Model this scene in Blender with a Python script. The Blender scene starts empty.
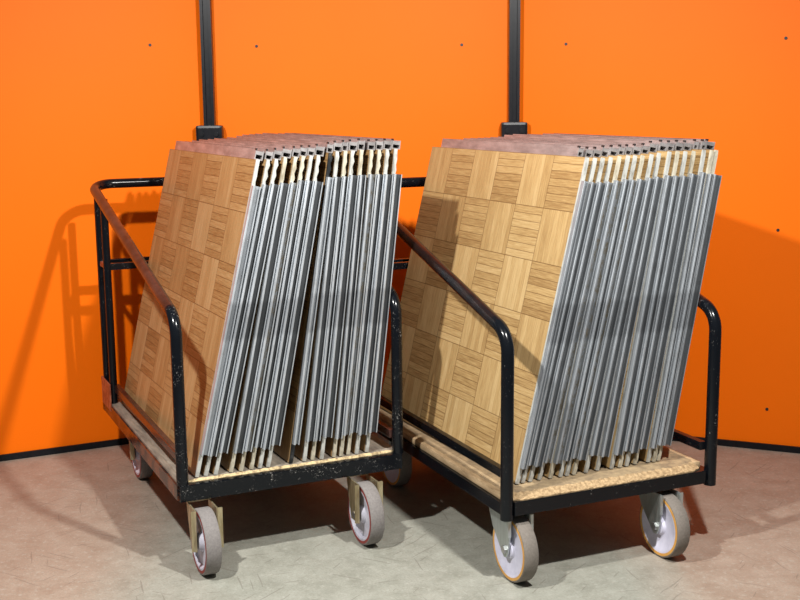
import bpy, bmesh, math, random
from mathutils import Vector, Matrix

# ------------------------------------------------------------------ camera
scene = bpy.context.scene
CAM_H, PITCH, ROLL, FPX = 1.3401, 0.1716, 0.0099, 1150.11
cam_data = bpy.data.cameras.new('camera')
cam_data.sensor_width = 36.0
cam_data.lens = FPX * 36.0 / 800.0
cam_data.clip_end = 60
cam = bpy.data.objects.new('camera', cam_data)
scene.collection.objects.link(cam)
cam.matrix_world = (Matrix.Translation((0, 0, CAM_H)) @ Matrix.Rotation(math.pi / 2 - PITCH, 4, 'X')
                    @ Matrix.Rotation(-ROLL, 4, 'Z'))
scene.camera = cam

# ------------------------------------------------------------------ world, lights, exposure
world = bpy.data.worlds.new('world')
scene.world = world
world.use_nodes = True
bg = world.node_tree.nodes['Background']
bg.inputs['Color'].default_value = (0.80, 0.90, 1.0, 1)
bg.inputs['Strength'].default_value = 0.13

def lamp(name, loc, target, power, col, radius):
    d = bpy.data.lights.new(name, 'SPOT')
    d.energy = power
    d.color = col
    d.shadow_soft_size = radius
    d.spot_size = math.radians(140)
    d.spot_blend = 1.0
    o = bpy.data.objects.new(name, d)
    o.location = loc
    o.rotation_euler = (Vector(target) - Vector(loc)).to_track_quat('-Z', 'Y').to_euler()
    scene.collection.objects.link(o)
    return o

lamp('ceiling_spot_right', (0.76, 1.95, 2.40), (-0.15, 3.4, 0.25), 315, (1.0, 0.98, 0.94), 0.045)
lamp('ceiling_spot_left', (-1.06, 1.95, 2.38), (0.15, 3.3, 0.25), 300, (1.0, 0.98, 0.94), 0.045)

scene.view_settings.view_transform = 'Standard'
scene.view_settings.look = 'None'
scene.view_settings.gamma = 1.0
scene.view_settings.use_curve_mapping = False
scene.view_settings.exposure = 0.0

# ------------------------------------------------------------------ material helpers
class NT:
    def __init__(self, name):
        self.m = bpy.data.materials.new(name)
        self.m.use_nodes = True
        self.t = self.m.node_tree
        self.b = self.t.nodes['Principled BSDF']
    def n(self, typ, **kw):
        nd = self.t.nodes.new(typ)
        for k, v in kw.items():
            setattr(nd, k, v)
        return nd
    def put(self, sock, v):
        if isinstance(v, bpy.types.NodeSocket):
            self.t.links.new(v, sock)
        elif isinstance(v, tuple) and len(v) == 3 and sock.type == 'RGBA':
            sock.default_value = (*v, 1)
        else:
            sock.default_value = v
    def math(self, op, a, b=0.0, c=0.0):
        nd = self.n('ShaderNodeMath', operation=op)
        self.put(nd.inputs[0], a); self.put(nd.inputs[1], b); self.put(nd.inputs[2], c)
        return nd.outputs[0]
    def mix(self, f, a, b, blend='MIX'):
        nd = self.n('ShaderNodeMix', data_type='RGBA', blend_type=blend)
        self.put(nd.inputs[0], f); self.put(nd.inputs[6], a); self.put(nd.inputs[7], b)
        return nd.outputs[2]
    def coord(self):
        return self.n('ShaderNodeTexCoord').outputs['Object']
    def mapping(self, vec, scale=(1, 1, 1), rot=(0, 0, 0), loc=(0, 0, 0)):
        nd = self.n('ShaderNodeMapping')
        self.put(nd.inputs['Vector'], vec)
        nd.inputs['Scale'].default_value = scale
        nd.inputs['Rotation'].default_value = rot
        self.put(nd.inputs['Location'], loc)
        return nd.outputs[0]
    def noise(self, vec, scale, detail=3, rough=0.55, out=0):
        nd = self.n('ShaderNodeTexNoise')
        self.put(nd.inputs['Vector'], vec)
        nd.inputs['Scale'].default_value = scale
        nd.inputs['Detail'].default_value = detail
        nd.inputs['Roughness'].default_value = rough
        return nd.outputs[out]
    def ramp(self, f, *stops):
        nd = self.n('ShaderNodeValToRGB')
        el = nd.color_ramp.elements
        while len(el) < len(stops):
            el.new(0.5)
        for e, (p, c) in zip(el, stops):
            e.position = p
            e.color = (*c, 1) if len(c) == 3 else c
        self.put(nd.inputs[0], f)
        return nd.outputs[0]
    def step(self, f, lo, hi):
        nd = self.n('ShaderNodeMapRange')
        self.put(nd.inputs[0], f)
        nd.inputs[1].default_value = lo
        nd.inputs[2].default_value = hi
        return nd.outputs[0]
    def rnd(self):
        return self.n('ShaderNodeObjectInfo').outputs['Random']
    def base(self, col=None, rough=None, metal=None, spec=None, coat=None):
        if col is not None: self.put(self.b.inputs['Base Color'], col)
        if rough is not None: self.put(self.b.inputs['Roughness'], rough)
        if metal is not None: self.put(self.b.inputs['Metallic'], metal)
        if spec is not None: self.put(self.b.inputs['Specular IOR Level'], spec)
        if coat is not None: self.put(self.b.inputs['Coat Weight'], coat)
    def bump(self, h, strength, dist=0.01):
        nd = self.n('ShaderNodeBump')
        nd.inputs['Strength'].default_value = strength
        nd.inputs['Distance'].default_value = dist
        self.put(nd.inputs['Height'], h)
        self.t.links.new(nd.outputs[0], self.b.inputs['Normal'])

def mat_orange():
    a = NT('orange_laminate'); c = a.coord()
    n = a.noise(c, 3.0, 4)
    col = a.mix(n, (0.955, 0.164, 0.0004), (0.985, 0.176, 0.0006))
    a.base(col, 0.5, 0.0, 0.18)
    a.bump(a.noise(c, 260, 2), 0.06, 0.002)
    return a.m

def mat_floor():
    a = NT('mottled_vinyl_floor'); c = a.coord()
    big = a.noise(c, 1.3, 5, 0.6)
    mid = a.noise(c, 11, 7, 0.75)
    fine = a.noise(a.mapping(a.mapping(c, rot=(0, 0, 0.6)), (1, 1.8, 1)), 120, 5, 0.8)
    col = a.ramp(mid, (0.30, (0.235, 0.235, 0.195)), (0.5, (0.315, 0.315, 0.268)), (0.70, (0.37, 0.37, 0.32)))
    # pinkish tan mixed in towards both sides
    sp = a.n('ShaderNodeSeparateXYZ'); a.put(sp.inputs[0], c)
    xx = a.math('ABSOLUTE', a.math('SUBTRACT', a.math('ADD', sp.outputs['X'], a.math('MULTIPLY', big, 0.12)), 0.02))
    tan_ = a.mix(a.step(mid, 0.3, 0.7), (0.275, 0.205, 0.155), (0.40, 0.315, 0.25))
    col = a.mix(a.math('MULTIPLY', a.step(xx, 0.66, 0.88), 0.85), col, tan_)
    col = a.mix(a.math('MULTIPLY', a.step(fine, 0.48, 0.72), 0.6), col, (0.16, 0.14, 0.115))
    col = a.mix(a.math('MULTIPLY', a.step(a.noise(c, 60, 3, 0.7), 0.55, 0.70), 0.45), col, (0.45, 0.44, 0.39))
    # scuff scratches: short thin strokes, most cells left empty
    for sc, rot, st, keep in ((2.2, 0.45, 26, 0.55), (1.7, -0.95, 34, 0.55), (2.6, 1.25, 22, 0.5), (3.4, -0.3, 18, 0.55), (5.0, 2.1, 14, 0.5)):
        v = a.n('ShaderNodeTexVoronoi', feature='F1')
        w = a.n('ShaderNodeVectorMath', operation='ADD')
        w2 = a.n('ShaderNodeVectorMath', operation='SCALE')
        a.put(w2.inputs[0], a.noise(c, 4, 2, 0.5, out=1)); w2.inputs['Scale'].default_value = 0.05
        a.put(w.inputs[0], c); a.put(w.inputs[1], w2.outputs[0])
        a.put(v.inputs['Vector'], a.mapping(a.mapping(w.outputs[0], rot=(0, 0, rot)), (1, st, 1), (0, 0, 0), (sc, rot, 0.3))); v.inputs['Scale'].default_value = sc
        line = a.math('LESS_THAN', v.outputs['Distance'], 0.13)
        hs = a.n('ShaderNodeSeparateColor'); a.put(hs.inputs[0], v.outputs['Color'])
        sel = a.math('GREATER_THAN', hs.outputs[0], keep)
        col = a.mix(a.math('MULTIPLY', a.math('MULTIPLY', line, sel), 0.42), col, (0.14, 0.12, 0.10))
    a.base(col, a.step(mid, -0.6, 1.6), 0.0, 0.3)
    a.bump(fine, 0.06, 0.003)
    return a.m

def mat_parquet(name, c1, c2, c3, line):
    a = NT(name); c = a.coord()
    sp = a.n('ShaderNodeSeparateXYZ'); a.put(sp.inputs[0], c)
    B = 0.936 / 6
    y = a.math('DIVIDE', sp.outputs['Y'], B); z = a.math('DIVIDE', sp.outputs['Z'], B)
    cy, cz = a.math('FLOOR', y), a.math('FLOOR', z)
    par = a.math('MODULO', a.math('ADD', cy, a.math('ADD', cz, 20)), 2.0)   # 0: strips lie flat, 1: strips upright
    par = a.math('GREATER_THAN', par, 0.5)
    fy, fz = a.math('FRACT', y), a.math('FRACT', z)
    inv = a.math('SUBTRACT', 1.0, par)
    across = a.math('ADD', a.math('MULTIPLY', par, fz), a.math('MULTIPLY', inv, fy))
    # across = coordinate over the strips
    k = a.math('MULTIPLY', across, 7.0)
    idx = a.math('FLOOR', k); fk = a.math('FRACT', k)
    cm = a.n('ShaderNodeCombineXYZ')
    oi = a.math('MULTIPLY', a.rnd(), 37.0)
    a.put(cm.inputs[0], a.math('ADD', cy, oi)); a.put(cm.inputs[1], cz); a.put(cm.inputs[2], idx)
    wn = a.n('ShaderNodeTexWhiteNoise', noise_dimensions='3D'); a.put(wn.inputs['Vector'], cm.outputs[0])
    cb = a.n('ShaderNodeCombineXYZ'); a.put(cb.inputs[0], a.math('ADD', cy, oi)); a.put(cb.inputs[1], cz)
    wb = a.n('ShaderNodeTexWhiteNoise', noise_dimensions='3D'); a.put(wb.inputs['Vector'], cb.outputs[0])
    # wood grain runs along the strip
    g1 = a.noise(a.mapping(c, (1, 5, 90)), 3.0, 5, 0.65)
    g2 = a.noise(a.mapping(c, (1, 90, 5)), 3.0, 5, 0.65)
    grain = a.math('ADD', a.math('MULTIPLY', par, g1), a.math('MULTIPLY', inv, g2))
    t = a.math('ADD', a.math('MULTIPLY', wn.outputs['Value'], 0.28), a.math('MULTIPLY', wb.outputs['Value'], 0.14))
    t = a.math('ADD', t, a.math('MULTIPLY', a.step(grain, 0.3, 0.7), 0.50))
    t = a.math('ADD', t, a.math('MULTIPLY', inv, 0.10))
    col = a.ramp(t, (0.20, c1), (0.50, c2), (0.84, c3))
    def edge(f, w):
        return a.math('GREATER_THAN', a.math('ABSOLUTE', a.math('SUBTRACT', f, 0.5)), 0.5 - w)
    gap = a.math('MULTIPLY', edge(fk, 0.055), a.math('ADD', 0.14, a.math('MULTIPLY', par, 0.48)))
    bgap = a.math('MULTIPLY', a.math('MAXIMUM', edge(fy, 0.008), edge(fz, 0.008)), 0.75)
    col = a.mix(a.math('MAXIMUM', gap, bgap), col, line)
    dirt = a.step(a.noise(c, 9, 5, 0.7), 0.58, 0.75)
    col = a.mix(a.math('MULTIPLY', dirt, 0.16), col, (0.20, 0.12, 0.05))
    a.base(col, 0.42, 0.0, 0.35)
    a.bump(grain, 0.05, 0.001)
    return a.m

def mat_simple(name, c1, c2, scale, rough, metal=0.0, stretch=(1, 1, 1), lo=0.35, hi=0.65, spec=0.4, bump=0.0, rvar=0.0):
    a = NT(name); c = a.coord()
    r = a.n('ShaderNodeVectorMath', operation='ADD'); a.put(r.inputs[0], c)
    sc = a.n('ShaderNodeVectorMath', operation='SCALE'); sc.inputs[0].default_value = (13, 7, 11)
    a.put(sc.inputs['Scale'], a.rnd()); a.put(r.inputs[1], sc.outputs[0])
    n = a.noise(a.mapping(r.outputs[0], stretch), scale, 5, 0.65)
    col = a.mix(a.step(n, lo, hi), c1, c2)
    if rvar:
        col = a.mix(a.math('MULTIPLY', a.rnd(), rvar), col, (0.10, 0.10, 0.09))
    a.base(col, rough, metal, spec)
    if bump: a.bump(n, bump, 0.002)
    return a.m

def mat_alu(name, tone=1.0, dirty=False):
    """brushed aluminium with grey smears and, across the middle, a tarnished band"""
    a = NT(name); c = a.coord()
    off = a.n('ShaderNodeVectorMath', operation='SCALE'); off.inputs[0].default_value = (3, 5, 17)
    a.put(off.inputs['Scale'], a.rnd())
    ad = a.n('ShaderNodeVectorMath', operation='ADD'); a.put(ad.inputs[0], c); a.put(ad.inputs[1], off.outputs[0])
    st = a.noise(a.mapping(ad.outputs[0], (60, 60, 4)), 2.0, 5, 0.7)
    bl = a.noise(ad.outputs[0], 16, 4, 0.6)
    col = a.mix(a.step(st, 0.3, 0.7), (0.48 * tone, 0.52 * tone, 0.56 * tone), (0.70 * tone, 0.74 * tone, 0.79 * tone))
    col = a.mix(a.math('MULTIPLY', a.step(bl, 0.52, 0.72), 0.5), col, (0.36 * tone, 0.37 * tone, 0.38 * tone))
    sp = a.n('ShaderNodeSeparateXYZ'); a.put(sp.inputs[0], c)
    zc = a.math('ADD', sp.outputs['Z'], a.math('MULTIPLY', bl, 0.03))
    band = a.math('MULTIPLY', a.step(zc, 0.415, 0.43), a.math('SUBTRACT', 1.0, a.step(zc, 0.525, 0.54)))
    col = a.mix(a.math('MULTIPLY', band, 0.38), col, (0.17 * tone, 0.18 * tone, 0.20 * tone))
    if dirty:
        gl = a.step(a.noise(a.mapping(ad.outputs[0], (9, 9, 3)), 14, 6, 0.85), 0.50, 0.55)
        col = a.mix(a.math('MULTIPLY', gl, 0.8), col, (0.16, 0.13, 0.08))
    a.base(col, a.math('ADD', 0.38, a.math('MULTIPLY', st, 0.2)), 0.62, 0.4)
    return a.m

def mat_black(name, chip=0.66, rust=0.0):
    a = NT(name); c = a.coord()
    n = a.noise(c, 150, 5, 0.8)
    m = a.math('MULTIPLY', a.step(n, chip - 0.03, chip), a.step(a.noise(c, 14, 3, 0.6), 0.50, 0.60))
    col = a.mix(a.math('MULTIPLY', m, 0.6), (0.004, 0.005, 0.007), (0.42, 0.40, 0.37))
    if rust:
        r = a.step(a.noise(c, 18, 5, 0.7), 0.62 - rust, 0.72 - rust)
        col = a.mix(r, col, (0.15, 0.045, 0.02))
    a.base(col, a.math('ADD', 0.08, a.math('MULTIPLY', n, 0.2)), 0.0, 0.26)
    return a.m

M = {}
M['orange'] = mat_orange()
M['floor'] = mat_floor()
M['parquet_warm'] = mat_parquet('golden_brown_parquet', (0.225, 0.120, 0.044), (0.35, 0.208, 0.086), (0.46, 0.305, 0.150), (0.08, 0.036, 0.012))
M['parquet_pale'] = mat_parquet('pale_oak_parquet', (0.29, 0.170, 0.066), (0.44, 0.285, 0.120), (0.57, 0.405, 0.200), (0.12, 0.058, 0.018))
M['ply'] = mat_simple('plywood_back', (0.23, 0.14, 0.06), (0.34, 0.22, 0.10), 6, 0.7, stretch=(1, 1, 6))
M['edge_white'] = mat_simple('scuffed_white_edge', (0.24, 0.23, 0.20), (0.50, 0.505, 0.475), 55, 0.5, 0.15, stretch=(1, 1, 0.4), lo=0.28, hi=0.52)
M['edge_cream'] = mat_simple('scuffed_cream_edge', (0.27, 0.23, 0.16), (0.52, 0.48, 0.38), 55, 0.55, 0.1, stretch=(1, 1, 0.4), lo=0.3, hi=0.55)
M['edge_black'] = mat_simple('black_edge', (0.010, 0.012, 0.014), (0.05, 0.05, 0.05), 60, 0.45, lo=0.5, hi=0.7)
M['alu'] = mat_alu('brushed_aluminium', 0.90)
M['groove_shaded'] = mat_alu('shaded_dark_groove', 0.16)  # shade inside the recess painted as a darker metal
M['groove_lit'] = mat_alu('lit_bluish_groove', 0.62)  # same groove painted as lit, for the first panel of a group
M['groove_shaded_slate'] = mat_alu('shaded_slate_groove', 0.24)  # recess shade painted in, lighter than on the left stack
M['alu_grey'] = mat_alu('greyed_aluminium', 0.70)
M['groove_glue'] = mat_alu('glue_stained_groove', 0.42, True)
M['alu_hook'] = mat_simple('dull_grey_profile', (0.30, 0.285, 0.285), (0.50, 0.475, 0.475), 40, 0.42, 0.6, stretch=(1, 0.3, 1))
M['alu_top_reflect'] = mat_simple('streaked_pink_reflection_profile', (0.55, 0.34, 0.33), (0.78, 0.60, 0.59), 26, 0.42, 0.5, stretch=(8, 0.5, 1), lo=0.3, hi=0.7)  # pink of the reflected orange wall put into the metal's colour
M['black_cap'] = mat_simple('black_profile_lip', (0.008, 0.008, 0.010), (0.03, 0.03, 0.03), 40, 0.4)
M['black'] = mat_black('chipped_black_paint', 0.665)
M['black_worn'] = mat_black('worn_black_paint', 0.625)
M['black_rust'] = mat_black('rusted_black_paint', 0.67, 0.16)
M['rail_brown'] = mat_simple('brown_rail_paint_and_reflection', (0.024, 0.010, 0.008), (0.055, 0.024, 0.019), 22, 0.24, 0.0, spec=0.45)  # brown on the handrail slope is the wall's reflection painted in; toe rail shares it
M['rail_dark_reflect'] = mat_simple('dark_rail_brown_reflection', (0.004, 0.004, 0.005), (0.016, 0.008, 0.007), 22, 0.20, 0.0, spec=0.45)  # faint brown of the wall's reflection painted into the black
M['deck_grey'] = mat_simple('weathered_grey_board', (0.16, 0.135, 0.11), (0.34, 0.29, 0.23), 9, 0.75, stretch=(5, 1, 1), bump=0.3)
M['deck_edge'] = mat_simple('chipped_yellow_board_edge', (0.16, 0.11, 0.06), (0.60, 0.46, 0.25), 60, 0.8, lo=0.36, hi=0.56, bump=0.5)
M['chipboard'] = mat_simple('bare_chipboard', (0.25, 0.16, 0.08), (0.50, 0.35, 0.19), 120, 0.8, lo=0.34, hi=0.62, bump=0.25)
M['ledge_tan'] = mat_simple('worn_tan_board', (0.26, 0.17, 0.09), (0.56, 0.40, 0.23), 12, 0.8, stretch=(4, 1, 4), lo=0.3, hi=0.65, bump=0.15)
M['chip_top'] = mat_simple('dirty_chipboard_top', (0.20, 0.145, 0.09), (0.40, 0.29, 0.165), 30, 0.8, lo=0.34, hi=0.66, bump=0.3)
M['zinc_gold'] = mat_simple('yellow_zinc_plate', (0.30, 0.24, 0.13), (0.58, 0.50, 0.32), 24, 0.36, 0.7, stretch=(2, 2, 0.4))
M['zinc_grey'] = mat_simple('grey_zinc_plate', (0.36, 0.39, 0.38), (0.52, 0.56, 0.55), 18, 0.36, 0.75, stretch=(2, 2, 0.4))
M['tyre'] = mat_simple('dusty_grey_tyre', (0.17, 0.155, 0.15), (0.25, 0.23, 0.22), 160, 0.85, lo=0.3, hi=0.75)
M['tyre_brown'] = mat_simple('dusty_brown_tyre', (0.16, 0.14, 0.12), (0.23, 0.20, 0.175), 160, 0.85, lo=0.3, hi=0.75)
M['ring_red'] = mat_simple('dark_red_ring', (0.22, 0.03, 0.025), (0.30, 0.05, 0.04), 40, 0.6)
M['ring_amber'] = mat_simple('amber_ring', (0.62, 0.30, 0.06), (0.74, 0.40, 0.10), 40, 0.5)
M['rim'] = mat_simple('pale_lavender_plastic', (0.56, 0.55, 0.68), (0.70, 0.69, 0.82), 20, 0.45)
M['rim_dirty'] = mat_simple('dirty_lavender_plastic', (0.40, 0.39, 0.46), (0.62, 0.61, 0.70), 24, 0.5)
M['steel'] = mat_simple('bare_steel', (0.36, 0.36, 0.36), (0.60, 0.60, 0.60), 30, 0.35, 0.9)
M['plate_red'] = mat_simple('scratched_red_brown_plate', (0.22, 0.045, 0.02), (0.46, 0.15, 0.08), 45, 0.45, lo=0.42, hi=0.62)
M['rail_black'] = mat_simple('matt_black_aluminium', (0.004, 0.005, 0.008), (0.009, 0.010, 0.013), 60, 0.34, spec=0.25)
M['base_black'] = mat_simple('black_plastic_skirting', (0.003, 0.004, 0.006), (0.008, 0.009, 0.012), 40, 0.4, spec=0.25)

# ------------------------------------------------------------------ mesh helpers
def new_obj(name, bm, mats, parent=None, smooth=False, mesh=None):
    if mesh is None:
        mesh = bpy.data.meshes.new(name)
        bmesh.ops.recalc_face_normals(bm, faces=bm.faces)
        bm.to_mesh(mesh); bm.free()
        for m in (mats if isinstance(mats, (list, tuple)) else [mats]):
            mesh.materials.append(M[m])
        if smooth:
            for p in mesh.polygons: p.use_smooth = True
            mesh.set_sharp_from_angle(angle=math.radians(38))
    o = bpy.data.objects.new(name, mesh)
    scene.collection.objects.link(o)
    if parent is not None: o.parent = parent
    return o

def box(bm, x0, x1, y0, y1, z0, z1, bevel=0.0, mi=0):
    vs = [bm.verts.new((x, y, z)) for x in (x0, x1) for y in (y0, y1) for z in (z0, z1)]
    fs = [(0, 1, 3, 2), (4, 6, 7, 5), (0, 4, 5, 1), (2, 3, 7, 6), (0, 2, 6, 4), (1, 5, 7, 3)]
    faces = [bm.faces.new([vs[i] for i in f]) for f in fs]
    for f in faces: f.material_index = mi
    if bevel:
        es = list({e for f in faces for e in f.edges})
        r = bmesh.ops.bevel(bm, geom=es, offset=bevel, segments=2, profile=0.7, affect='EDGES')
        for f in r['faces']: f.material_index = mi
    return faces

def prism(bm, pts, axis, a, b, mi=0):
    """extrude a 2-D outline along an axis: 'x' (y,z), 'y' (x,z), 'z' (x,y)"""
    def P(p, t):
        return {'x': (t, p[0], p[1]), 'y': (p[0], t, p[1]), 'z': (p[0], p[1], t)}[axis]
    lo = [bm.verts.new(P(p, a)) for p in pts]; hi = [bm.verts.new(P(p, b)) for p in pts]
    n = len(pts)
    fs = [bm.faces.new(lo), bm.faces.new(hi[::-1])]
    for i in range(n):
        fs.append(bm.faces.new((lo[i], lo[(i + 1) % n], hi[(i + 1) % n], hi[i])))
    for f in fs: f.material_index = mi
    return fs

def fillet(pts, r, seg=8):
    pts = [Vector(p) for p in pts]
    out = [pts[0]]
    for a, b, c in zip(pts, pts[1:], pts[2:]):
        u, v = (a - b).normalized(), (c - b).normalized()
        ang = u.angle(v)
        d = r / math.tan(ang / 2)
        p0, p1 = b + u * d, b + v * d
        ctr = b + (u + v).normalized() * (r / math.sin(ang / 2))
        e0, e1 = p0 - ctr, p1 - ctr
        w = e0.angle(e1)
        for i in range(seg + 1):
            t = i / seg
            out.append(ctr + (e0 * math.sin((1 - t) * w) + e1 * math.sin(t * w)) / math.sin(w))
    out.append(pts[-1])
    return out

def tube(bm, pts, r, seg=16, mis=None):
    pts = [Vector(p) for p in pts]
    t0 = (pts[1] - pts[0]).normalized()
    nrm = t0.orthogonal().normalized()
    rings = []
    for i, p in enumerate(pts):
        t = (pts[min(i + 1, len(pts) - 1)] - pts[max(i - 1, 0)]).normalized()
        nrm = (nrm - t * nrm.dot(t)).normalized()
        bn = t.cross(nrm)
        rings.append([bm.verts.new(p + (nrm * math.cos(2 * math.pi * k / seg) + bn * math.sin(2 * math.pi * k / seg)) * r) for k in range(seg)])
    for i, (a, b) in enumerate(zip(rings, rings[1:])):
        for k in range(seg):
            f = bm.faces.new((a[k], a[(k + 1) % seg], b[(k + 1) % seg], b[k]))
            if mis: f.material_index = mis[i]
    bm.faces.new(rings[0][::-1]); bm.faces.new(rings[-1])

def lathe_x(bm, prof, seg=40, c=(0, 0, 0)):
    """revolve a closed profile of (x, r) about the x axis"""
    rings = []
    for x, r in prof:
        rings.append([bm.verts.new((c[0] + x, c[1] + r * math.cos(2 * math.pi * k / seg), c[2] + r * math.sin(2 * math.pi * k / seg))) for k in range(seg)])
    n = len(prof)
    for i in range(n):
        a, b = rings[i], rings[(i + 1) % n]
        for k in range(seg):
            bm.faces.new((a[k], a[(k + 1) % seg], b[(k + 1) % seg], b[k]))

def cyl(bm, p, q, r, seg=16):
    tube(bm, [p, q], r, seg)

def structure(o):
    o['kind'] = 'structure'
    return o

def thing(o, label, cat, group=None):
    o['label'] = label; o['category'] = cat
    if group: o['group'] = group
    return o

def empty(name, loc, rot=(0, 0, 0)):
    o = bpy.data.objects.new(name, None)
    o.empty_display_size = 0.1
    o.location = loc; o.rotation_euler = rot
    scene.collection.objects.link(o)
    return o

# ------------------------------------------------------------------ the room
bm = bmesh.new()
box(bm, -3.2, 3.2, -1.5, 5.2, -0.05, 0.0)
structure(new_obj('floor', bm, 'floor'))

J1 = Vector((-0.757, 4.601, 0)); J2 = Vector((0.460, 4.660, 0))
LD = Vector((-math.cos(math.radians(25.98)), -math.sin(math.radians(25.98)), 0))
RD = Vector((math.cos(math.radians(22.35)), -math.sin(math.radians(22.35)), 0))
WALL_H = 2.75

def wall(name, a, d, length, base_name, screws):
    """orange wall panel from point a along unit d; its front faces the room (local -y)"""
    ang = math.atan2(d.y, d.x)
    bm = bmesh.new()
    box(bm, 0, length, 0, 0.03, 0, WALL_H)
    w = structure(new_obj(name, bm, 'orange'))
    w.location = a; w.rotation_euler = (0, 0, ang)
    for (x, z) in screws:
        bm = bmesh.new()
        tube(bm, [(x, 0.001, z), (x, -0.0025, z)], 0.0058, 12)
        new_obj('screw', bm, 'black_cap', w)
    bm = bmesh.new()
    box(bm, 0.0, length, -0.010, 0.0, 0.0, 0.025, 0.002)
    b = structure(new_obj(base_name, bm, 'base_black'))
    b.location = a; b.rotation_euler = (0, 0, ang)
    return w

LA = J1 + LD * 1.5
def along(a, d, p):  # distance of point p=(x, y) along the wall
    return (Vector((p[0], p[1], 0)) - a).dot(d)
wall('wall_left', LA, -LD, 1.5, 'baseboard_left', [(along(LA, -LD, (-0.948, 4.508)), 1.5595)])
MD = (J2 - J1).normalized()
wall('wall_back', J1, MD, (J2 - J1).length, 'baseboard_back', [(0.205, 1.556), (1.012, 1.5553)])
wall('wall_right', J2, RD, 1.6, 'baseboard_right',
     [(along(J2, RD, (0.656, 4.579)), 1.551), (along(J2, RD, (1.409, 4.27)), 1.550),
      (along(J2, RD, (1.412, 4.268)), 0.851), (along(J2, RD, (1.403, 4.272)), 0.161)])
for nm, a in (('trim_1', J1), ('trim_2', J2)):
    bm = bmesh.new()
    box(bm, -0.008, 0.008, -0.006, 0.0, 0.03, 1.20, 0.001)
    t = structure(new_obj(nm, bm, 'rail_black')); t.location = a

def wall_rail(loc, label):
    t = empty('wall_rail', loc)
    thing(t, label, 'rail', None)
    bm = bmesh.new()     # slotted profile standing off the joint
    prism(bm, [(-0.021, 0.0), (-0.021, -0.035), (-0.010, -0.035), (-0.010, -0.026), (0.010, -0.026),
               (0.010, -0.035), (0.021, -0.035), (0.021, 0.0)], 'z', 0.05, 1.48)
    new_obj('track', bm, 'rail_black', t)
    bm = bmesh.new()
    box(bm, -0.052, 0.052, -0.050, 0.0, -0.06, 0.052, 0.010)
    b = new_obj('bracket', bm, 'rail_black', t)
    for s in (-1, 1):
        bm = bmesh.new()
        cyl(bm, (s * 0.028, -0.050, 0.018), (s * 0.028, -0.056, 0.018), 0.009, 12)
        new_obj('bolt', bm, 'base_black', b)
    bm = bmesh.new()
    box(bm, -0.018, 0.018, -0.055, -0.049, -0.030, -0.004, 0.002)
    new_obj('latch', bm, 'base_black', b)
wall_rail((J1.x + 0.017, J1.y - 0.012, 1.20), 'black vertical rail with end bracket on the orange wall above the left trolley')
wall_rail((J2.x, J2.y - 0.012, 1.20), 'black vertical rail with end bracket on the orange wall above the right trolley')

# ------------------------------------------------------------------ trolleys
W, ZB = 0.6748, 0.21

def caster(parent, u, v, style, swing=0.0):
    gold = style == 'left'
    R, HW = 0.096, 0.022
    c = (u, v, R)
    zt = ZB - 0.002
    pv = v + (0.085 if gold else 0.055)
    bm = bmesh.new()
    fm = 'zinc_gold' if gold else 'zinc_grey'
    box(bm, u - 0.042, u + 0.042, pv - 0.030, pv + 0.055, zt - 0.005, zt, 0.001)        # mounting plate
    cyl(bm, (u, pv + 0.01, zt - 0.005), (u, pv + 0.01, zt - 0.009), 0.026, 20)
    hw = 0.034 if gold else 0.033
    box(bm, u - hw, u + hw, v + 0.055, v + 0.085, zt - 0.010, zt - 0.005)               # crown of the fork
    for s in (-1, 1):
        x0, x1 = sorted((u + s * hw, u + s * (hw - 0.004)))
        if gold:
            pts = [(v - 0.024, zt - 0.010), (v + 0.070, zt - 0.010), (v + 0.034, R - 0.022), (v - 0.022, R - 0.022)]
        else:
            pts = [(v - 0.030, zt - 0.010), (v + 0.100, zt - 0.010), (v + 0.072, R + 0.045), (v + 0.016, R - 0.015),
                   (v + 0.006, R - 0.024), (v - 0.008, R - 0.022), (v - 0.016, R - 0.008), (v - 0.028, R + 0.05)]
        prism(bm, pts, 'x', x0, x1)
        if gold:   # folded flange along the front edge
            xa, xb = sorted((u + s * (hw - 0.002), u + s * (hw + 0.012)))
            box(bm, xa, xb, v - 0.027, v - 0.022, R - 0.018, zt - 0.010)
        else:
            xa, xb = sorted((u + s * (hw - 0.002), u + s * (hw + 0.007)))
            box(bm, xa, xb, v - 0.032, v - 0.028, R + 0.045, zt - 0.010)
    cs = new_obj('caster', bm, fm, parent)
    bm = bmesh.new()
    lathe_x(bm, [(-HW, R - 0.013), (-HW, R - 0.003), (-HW + 0.004, R), (HW - 0.004, R), (HW, R - 0.003), (HW, R - 0.013)], 48, c)
    new_obj('tyre', bm, 'tyre' if gold else 'tyre_brown', cs, True)
    bm = bmesh.new()
    lathe_x(bm, [(-HW - 0.0005, R - 0.014), (-HW - 0.0005, R - 0.006), (HW + 0.0005, R - 0.006), (HW + 0.0005, R - 0.014)], 48, c)
    new_obj('tyre_ring', bm, 'ring_red' if gold else 'ring_amber', cs, True)
    bm = bmesh.new()
    ri = R - 0.0138
    dd = 0.010 if gold else 0.004
    lathe_x(bm, [(-HW, ri), (-HW, ri - 0.006), (-HW + dd, ri - 0.012), (-HW + dd + 0.001, 0.030), (-HW - 0.002, 0.024), (-HW - 0.004, 0.010),
                 (HW + 0.004, 0.010), (HW + 0.002, 0.024), (HW - dd - 0.001, 0.030), (HW - dd, ri - 0.012), (HW, ri - 0.006), (HW, ri)], 48, c)
    new_obj('rim', bm, 'rim_dirty' if gold else 'rim', cs, True)
    bm = bmesh.new()
    cyl(bm, (u - hw - 0.002, v, R), (u + hw + 0.002, v, R), 0.0085, 16)
    for s in (-1, 1):
        cyl(bm, (u + s * (hw - 0.001), v, R), (u + s * (hw + 0.007), v, R), 0.012, 6)
    new_obj('axle_bolt', bm, 'steel', cs)

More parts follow.
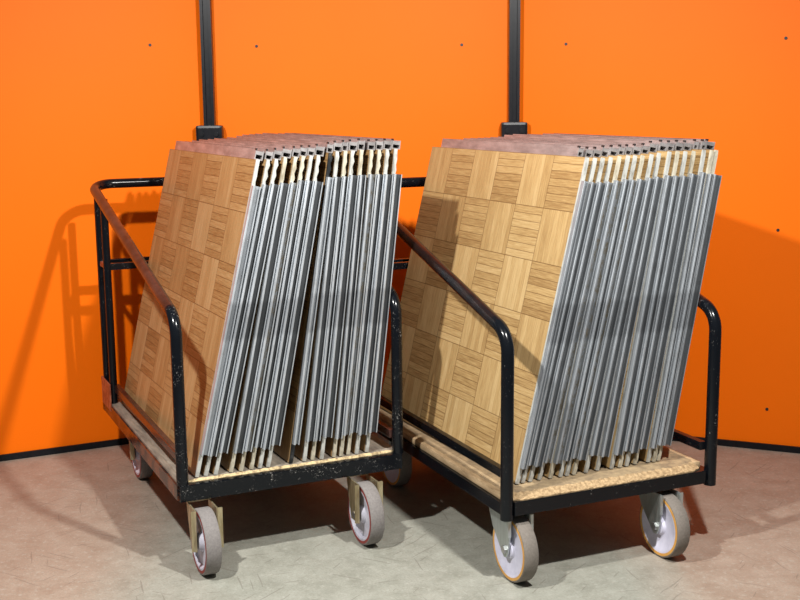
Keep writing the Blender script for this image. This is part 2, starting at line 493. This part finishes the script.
def trolley(style, x, y, rot, D, hf, hr, label):
    L = style == 'left'
    t = empty('panel_trolley', (x, y, 0), (0, 0, rot))
    thing(t, label, 'trolley')
    zf = ZB + (0.0485 if L else 0.040)
    # welded frame under the deck
    bm = bmesh.new()
    box(bm, -0.012 if L else 0.016, W + 0.014 if L else W - 0.014, -0.018, 0.016, ZB, zf, 0.002)
    new_obj('front_bar', bm, 'black_worn' if L else 'black', t)
    bm = bmesh.new()
    box(bm, -0.018, W + (0.036 if L else 0.062), D - 0.016, D + 0.020, ZB, zf, 0.002)
    new_obj('rear_bar', bm, 'black', t)
    for s, u in ((-1, 0.0), (1, W)):
        bm = bmesh.new()
        if L:
            box(bm, u - 0.017, u + 0.017, 0.0, D, ZB, zf - 0.002, 0.002)
        else:
            box(bm, u - 0.014, u + 0.016, -0.004, D, ZB, zf - 0.004, 0.002)
        new_obj('side_bar', bm, 'black_rust' if L else 'black', t)
    for vv in (0.13, 0.80):
        bm = bmesh.new()
        box(bm, 0.0, W, vv, vv + 0.04, ZB + 0.0005, ZB + 0.03)
        new_obj('cross_member', bm, 'black', t)
    # deck board, with a broken worn front edge
    random.seed(4 if L else 9)
    z0, z1 = ZB + 0.026, (0.2645 if L else 0.2665)
    u0, u1 = (0.004, W - 0.004) if L else (0.010, W - 0.020)
    v0, v1 = (0.004, D - 0.018) if L else (-0.012, D - 0.018)
    bm = bmesh.new()
    N = 90
    cols = []
    for i in range(N + 1):
        u = u0 + (u1 - u0) * i / N
        j = random.uniform(-1, 1)
        ed = min(i, N - i) / N
        cr = max(0.0, 1 - ed / 0.05)          # rounded corners
        if L:
            sec = [(v0 + 0.002 + 0.004 * cr, z0), (v0 + 0.002 + 0.004 * cr + 0.001 * j, z1 - 0.007), (v0 + 0.011 + 0.004 * j, z1)]
        else:
            sec = [(v0 + 0.018 * cr, z0), (v0 - 0.002 + 0.018 * cr, zf + 0.004 + 0.002 * j), (v0 + 0.005 + 0.022 * cr + 0.002 * j, z1 - 0.010),
                   (v0 + 0.024 + 0.030 * cr + 0.006 * j, z1)]
        cols.append([bm.verts.new((u, a, b)) for a, b in sec] + [bm.verts.new((u, v0 + 0.055, z1)), bm.verts.new((u, v1, z1)), bm.verts.new((u, v1, z0))])
    k = len(cols[0])
    for a, b in zip(cols, cols[1:]):
        for i in range(k):
            f = bm.faces.new((a[i], a[(i + 1) % k], b[(i + 1) % k], b[i]))
            top = i >= (2 if L else 3)
            f.material_index = 0 if (i >= (3 if not L else 2)) else 1
    bm.faces.new(cols[0]).material_index = 1; bm.faces.new(cols[-1][::-1]).material_index = 1
    new_obj('deck', bm, ['deck_grey', 'deck_edge'] if L else ['chip_top', 'chipboard'], t)
    # wooden ledge outside each toe rail
    for s in (-1, 1):
        bm = bmesh.new()
        ua, ub = (0.0, 0.030) if s < 0 else (W - 0.030, W)
        if L:
            box(bm, ua - 0.012 if s < 0 else ua, ub if s < 0 else ub + 0.012, 0.020, D - 0.05, zf - 0.004, z1 - 0.0006, 0.004)
            new_obj('deck_ledge', bm, 'deck_grey', t)
        else:
            box(bm, ua - 0.006 if s < 0 else ua, ub if s < 0 else ub + 0.0, 0.022, D - 0.05, zf - 0.004, z1 - 0.0006, 0.007)
            new_obj('deck_ledge', bm, 'ledge_tan', t)
    # tube hoop: up the front post, back along the slope, across the rear and down again
    r = 0.0172 if L else 0.0180
    zp = zf - 0.001 if L else ZB - 0.012
    wf, wr = (W + 0.007, W + 0.040) if L else (W + 0.018, W + 0.050)
    ul = -0.020 if L else 0.0
    path = fillet([(0, 0, zp), (0, 0, hf), (ul, D, hr), (wr, D, hr), (wf, 0, hf), (wf, 0, zp)], 0.075, 10)
    bm = bmesh.new()
    mis = []
    for a, b in zip(path, path[1:]):
        m_ = (a + b) / 2
        mis.append(1 if (m_.z > hf + 0.015 and m_.y < D - 0.05) else 0)  # sloped runs take the colour with the painted reflection
    tube(bm, path, r, 18, mis)
    new_obj('handrail', bm, ['black_worn' if L else 'black', 'rail_brown' if L else 'rail_dark_reflect'], t, True)
    # rear uprights, in pairs
    gap = 0.120 if L else 0.085
    for u in (0.0, wr):
        for v in (D - 0.002, D - gap):
            top = hr - 0.05 if v > D - 0.01 else hf + (hr - hf) * v / D - 0.012
            bm = bmesh.new()
            tube(bm, [(u, v, zf - 0.002), (u, v, top)], 0.0135, 14)
            new_obj('post', bm, 'black', t, True)
        bm = bmesh.new()
        box(bm, u - 0.006, u + 0.006, D - gap, D, 0.756, 0.772, 0.001)
        new_obj('tie_bar', bm, 'plate_red', t)
        bm = bmesh.new()
        s = -1 if u == 0 else 1
        xa, xb = sorted((u + s * 0.0137, u + s * 0.0185))
        box(bm, xa, xb, D - gap - 0.020, D + 0.016, ZB + 0.028, ZB + 0.128, 0.001)
        new_obj('corner_plate', bm, 'plate_red', t)  # red-brown has the orange wall's reflection painted into it
    for v in (D - 0.002, D - gap):
        bm = bmesh.new()
        box(bm, 0.008, W - 0.008, v - 0.010, v + 0.010, 0.753, 0.777, 0.003)
        new_obj('crossbar', bm, 'black_worn', t)
    # toe rails keep the panels from sliding off sideways
    for s, u in ((-1, 0.011), (1, W - 0.008)):
        bm = bmesh.new()
        box(bm, u - 0.010, u + 0.010, 0.006, D - gap + 0.006, 0.306, 0.332, 0.003)
        new_obj('toe_rail', bm, 'rail_brown' if L else 'black', t)
    cu = ((0.048, -0.048), (0.552, -0.044), (0.070, 0.895), (0.560, 0.90)) if L else \
         ((0.048, 0.036), (0.535, 0.004), (0.070, 0.93), (0.56, 0.92))
    for u, v in cu: caster(t, u, v, style)
    return t

TL = dict(x=-0.6311, y=3.1723, r=0.4315, v=0.020, z=0.2683, yaw=0.0234)
TR = dict(x=0.2883, y=3.0240, r=0.4132, v=0.0706, z=0.2708, yaw=0.0281)
trolley('left', TL['x'], TL['y'], TL['r'], 1.1107, 0.7444, 1.0529,
        'left black tube trolley with greyed deck, brown reflection-tinted handrail and red-ringed wheels')
trolley('right', TR['x'], TR['y'], TR['r'], 1.1211, 0.7212, 1.0510,
        'right black tube trolley with bare chipboard deck edge and amber-ringed wheels')

# ------------------------------------------------------------------ dance floor panels
S, T = 0.936, 0.0108

def board_mesh(par):
    bm = bmesh.new()
    fs = box(bm, 0, T, 0.003, S, 0, S)
    fs[0].material_index = 0            # parquet face
    for f in fs[1:]: f.material_index = 1
    me = bpy.data.meshes.new('board')
    bm.normal_update(); bmesh.ops.recalc_face_normals(bm, faces=bm.faces)
    bm.to_mesh(me); bm.free()
    me.materials.append(M[par]); me.materials.append(M['ply'])
    return me

BM = {'left': board_mesh('parquet_warm'), 'right': board_mesh('parquet_pale')}

def edge_mesh(matname, wavy, seed):
    random.seed(seed)
    bm = bmesh.new()
    N = 60
    cols = []
    for i in range(N + 1):
        z = S * i / N
        e = 0.0
        top = z > S - 0.085
        if wavy and top: e = 0.0022 * math.sin(z * 190 + seed) - 0.001
        end = max(0, 1 - min(z, S - z) / 0.006) * 0.002
        cols.append([bm.verts.new(p) for p in ((0, 0.003, z), (T + e, 0.003, z), (T + e, -0.004 + end, z), (0.0, -0.004 + end, z))])
    for a, b in zip(cols, cols[1:]):
        for k in range(4): bm.faces.new((a[k], a[(k + 1) % 4], b[(k + 1) % 4], b[k]))
    bm.faces.new(cols[0]); bm.faces.new(cols[-1][::-1])
    me = bpy.data.meshes.new('edge_strip')
    bmesh.ops.recalc_face_normals(bm, faces=bm.faces)
    bm.to_mesh(me); bm.free()
    me.materials.append(M[matname])
    return me

ORD = ['', 'first', 'second', 'third', 'fourth', 'fifth', 'sixth', 'seventh', 'eighth', 'ninth', 'tenth', 'eleventh',
       'twelfth', 'thirteenth', 'fourteenth', 'fifteenth', 'sixteenth', 'seventeenth']

def panel(style, P, i, u, th, wb, label, group):
    rz = P['r'] + P['yaw']
    c, s = math.cos(P['r']), math.sin(P['r'])
    rng = random.Random(i * 31 + (7 if style == 'left' else 1))
    dv = rng.uniform(-0.003, 0.003)
    v = P['v'] + dv
    loc = (P['x'] + u * c - v * s, P['y'] + u * s + v * c, P['z'])
    o = empty('parquet_panel', loc)
    o['kind'] = 'thing'
    o.rotation_euler = (Matrix.Rotation(rz, 3, 'Z') @ Matrix.Rotation(th, 3, 'Y')).to_euler()
    thing(o, label, 'panel', group)
    left = style == 'left'
    new_obj('board', None, None, o, mesh=BM[style])
    em = 'edge_white' if rng.random() < 0.72 else 'edge_cream'
    if left and i == 9: em = 'edge_black'
    new_obj('edge_strip', None, None, o, mesh=edge_mesh(em, left, i))
    # front channel: proud left lip, sunk web with a small ridge, thin right lip
    w = wb
    zb = (0.066 if left else 0.050) + rng.uniform(-0.006, 0.006)
    zt = S - (0.072 if left else 0.068) + rng.uniform(-0.003, 0.003)
    f = -0.004
    lip = 0.0062
    g = f - 0.002
    pts = [(0.0, f), (0.0, f - 0.0145), (0.001, f - 0.0155), (lip - 0.001, f - 0.0155), (lip, f - 0.0145), (lip + 0.0005, g),
           (w - 0.0042, g), (w - 0.0036, f - 0.011), (w - 0.0005, f - 0.011), (w, f - 0.010), (w, f + 0.010), (w - 0.003, f + 0.010), (w - 0.004, f)]
    bm = bmesh.new()
    prism(bm, pts, 'z', zb, zt)
    bm.normal_update()
    for fc in bm.faces:     # groove between the two lips, its light or shade put into the colour
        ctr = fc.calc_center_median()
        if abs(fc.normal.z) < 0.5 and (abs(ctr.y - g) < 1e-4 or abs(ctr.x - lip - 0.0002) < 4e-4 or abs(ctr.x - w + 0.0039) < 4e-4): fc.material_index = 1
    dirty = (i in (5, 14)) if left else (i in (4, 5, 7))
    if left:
        mm = ['alu', 'groove_lit' if i in (1, 9) else ('groove_glue' if dirty else 'groove_shaded')]  # first panel of each group gets the lit groove colour, most others the shaded one
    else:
        mm = ['alu_grey', 'groove_lit' if i == 1 else ('groove_glue' if dirty else 'groove_shaded_slate')]
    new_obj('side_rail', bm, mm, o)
    # top profile: two upright lips joined by a web, open at the ends
    h0 = S
    ya, yb = (0.018, S - 0.066) if left else (0.042, S - 0.065)
    bm = bmesh.new()
    hh = 0.030 + rng.uniform(-0.002, 0.002)
    ww = w
    prism(bm, [(0, h0), (0.003, h0), (0.003, h0 + hh), (0, h0 + hh)], 'y', ya, yb)
    prism(bm, [(ww - 0.003, h0 - 0.0), (ww, h0 - 0.0), (ww, h0 + hh - 0.003), (ww - 0.003, h0 + hh - 0.003)], 'y', ya, yb)
    prism(bm, [(0.003, h0 + hh - 0.016), (ww - 0.003, h0 + hh - 0.016), (ww - 0.003, h0 + hh - 0.006), (0.003, h0 + hh - 0.006)], 'y', ya, yb)
    prism(bm, [(0.003, h0), (ww - 0.003, h0), (ww - 0.003, h0 + 0.003), (0.003, h0 + 0.003)], 'y', ya, yb)
    bm.normal_update()
    for fc in bm.faces:
        if h0 + hh - 0.007 < fc.calc_center_median().z < h0 + hh - 0.005: fc.material_index = 1
    tr = new_obj('top_rail', bm, ['alu_hook', 'alu_top_reflect'], o)
    bm = bmesh.new()
    box(bm, 0.0002, 0.0016, ya + 0.008, yb, h0 + hh - 0.0004, h0 + hh + 0.0005)
    new_obj('seal_strip', bm, 'black_cap', tr)
    bm = bmesh.new()
    prism(bm, [(-0.0006, h0 + hh - 0.004), (0.0034, h0 + hh - 0.004), (0.0034, h0 + hh + 0.0012), (-0.0006, h0 + hh + 0.0012)], 'y', ya - 0.002, ya + 0.008)
    new_obj('end_cap', bm, 'black_cap', tr)

LU = [0.0424, 0.0692, 0.0976, 0.1444, 0.1749, 0.2072, 0.2326, 0.2584, 0.3309, 0.374, 0.4014, 0.4289, 0.4698, 0.4928, 0.5176, 0.5449, 0.5795]
LT = [0.2341, 0.2391, 0.2343, 0.2128, 0.2128, 0.2043, 0.2018, 0.199, 0.161, 0.1381, 0.1376, 0.1301, 0.1171, 0.1271, 0.1301, 0.1271, 0.1199]
RU = [0.0655, 0.0849, 0.1093, 0.1404, 0.1758, 0.2084, 0.2301, 0.2537, 0.2945, 0.3356, 0.3823, 0.411, 0.4349, 0.4685, 0.5149, 0.5329, 0.551]
RT = [0.2353, 0.2446, 0.2467, 0.2433, 0.2336, 0.229, 0.2311, 0.2331, 0.222, 0.2069, 0.1916, 0.1908, 0.1954, 0.1954, 0.1836, 0.1915, 0.1925]

def stack(style, P, US, TH, group):
    n = len(US)
    for i in range(n):
        if i + 1 < n:
            pb = (US[i + 1] - US[i]) * math.cos(TH[i])
            H = S + 0.036
            pt = (US[i + 1] + H * math.sin(TH[i + 1]) - US[i] - H * math.sin(TH[i])) * math.cos(TH[i])
            w = min(0.0275, min(pb, pt) - 0.0012)
            w = max(w, 0.0145)
        else:
            w = 0.0275 if style == 'left' else 0.0315
        k = i + 1
        side = style + ' trolley'
        if k == 1:
            lab = ('leftmost panel on the left trolley, its golden-brown parquet face in full view' if style == 'left'
                   else 'leftmost panel on the right trolley, its pale oak parquet face in full view')
        elif k == n:
            lab = 'rightmost aluminium-edged floor panel on the %s, outermost of its stack' % side
        elif style == 'left' and k == 8:
            lab = 'eighth panel from the left on the left trolley, just before the gap in the stack'
        elif style == 'left' and k == 9:
            lab = 'ninth panel from the left on the left trolley, black edge strip, just after the gap'
        else:
            lab = '%s aluminium-edged floor panel from the left in the stack on the %s' % (ORD[k], side)
        panel(style, P, k, US[i], TH[i], w, lab, group)

stack('left', TL, LU, LT, 'parquet floor panels on the left trolley')
stack('right', TR, RU, RT, 'parquet floor panels on the right trolley')
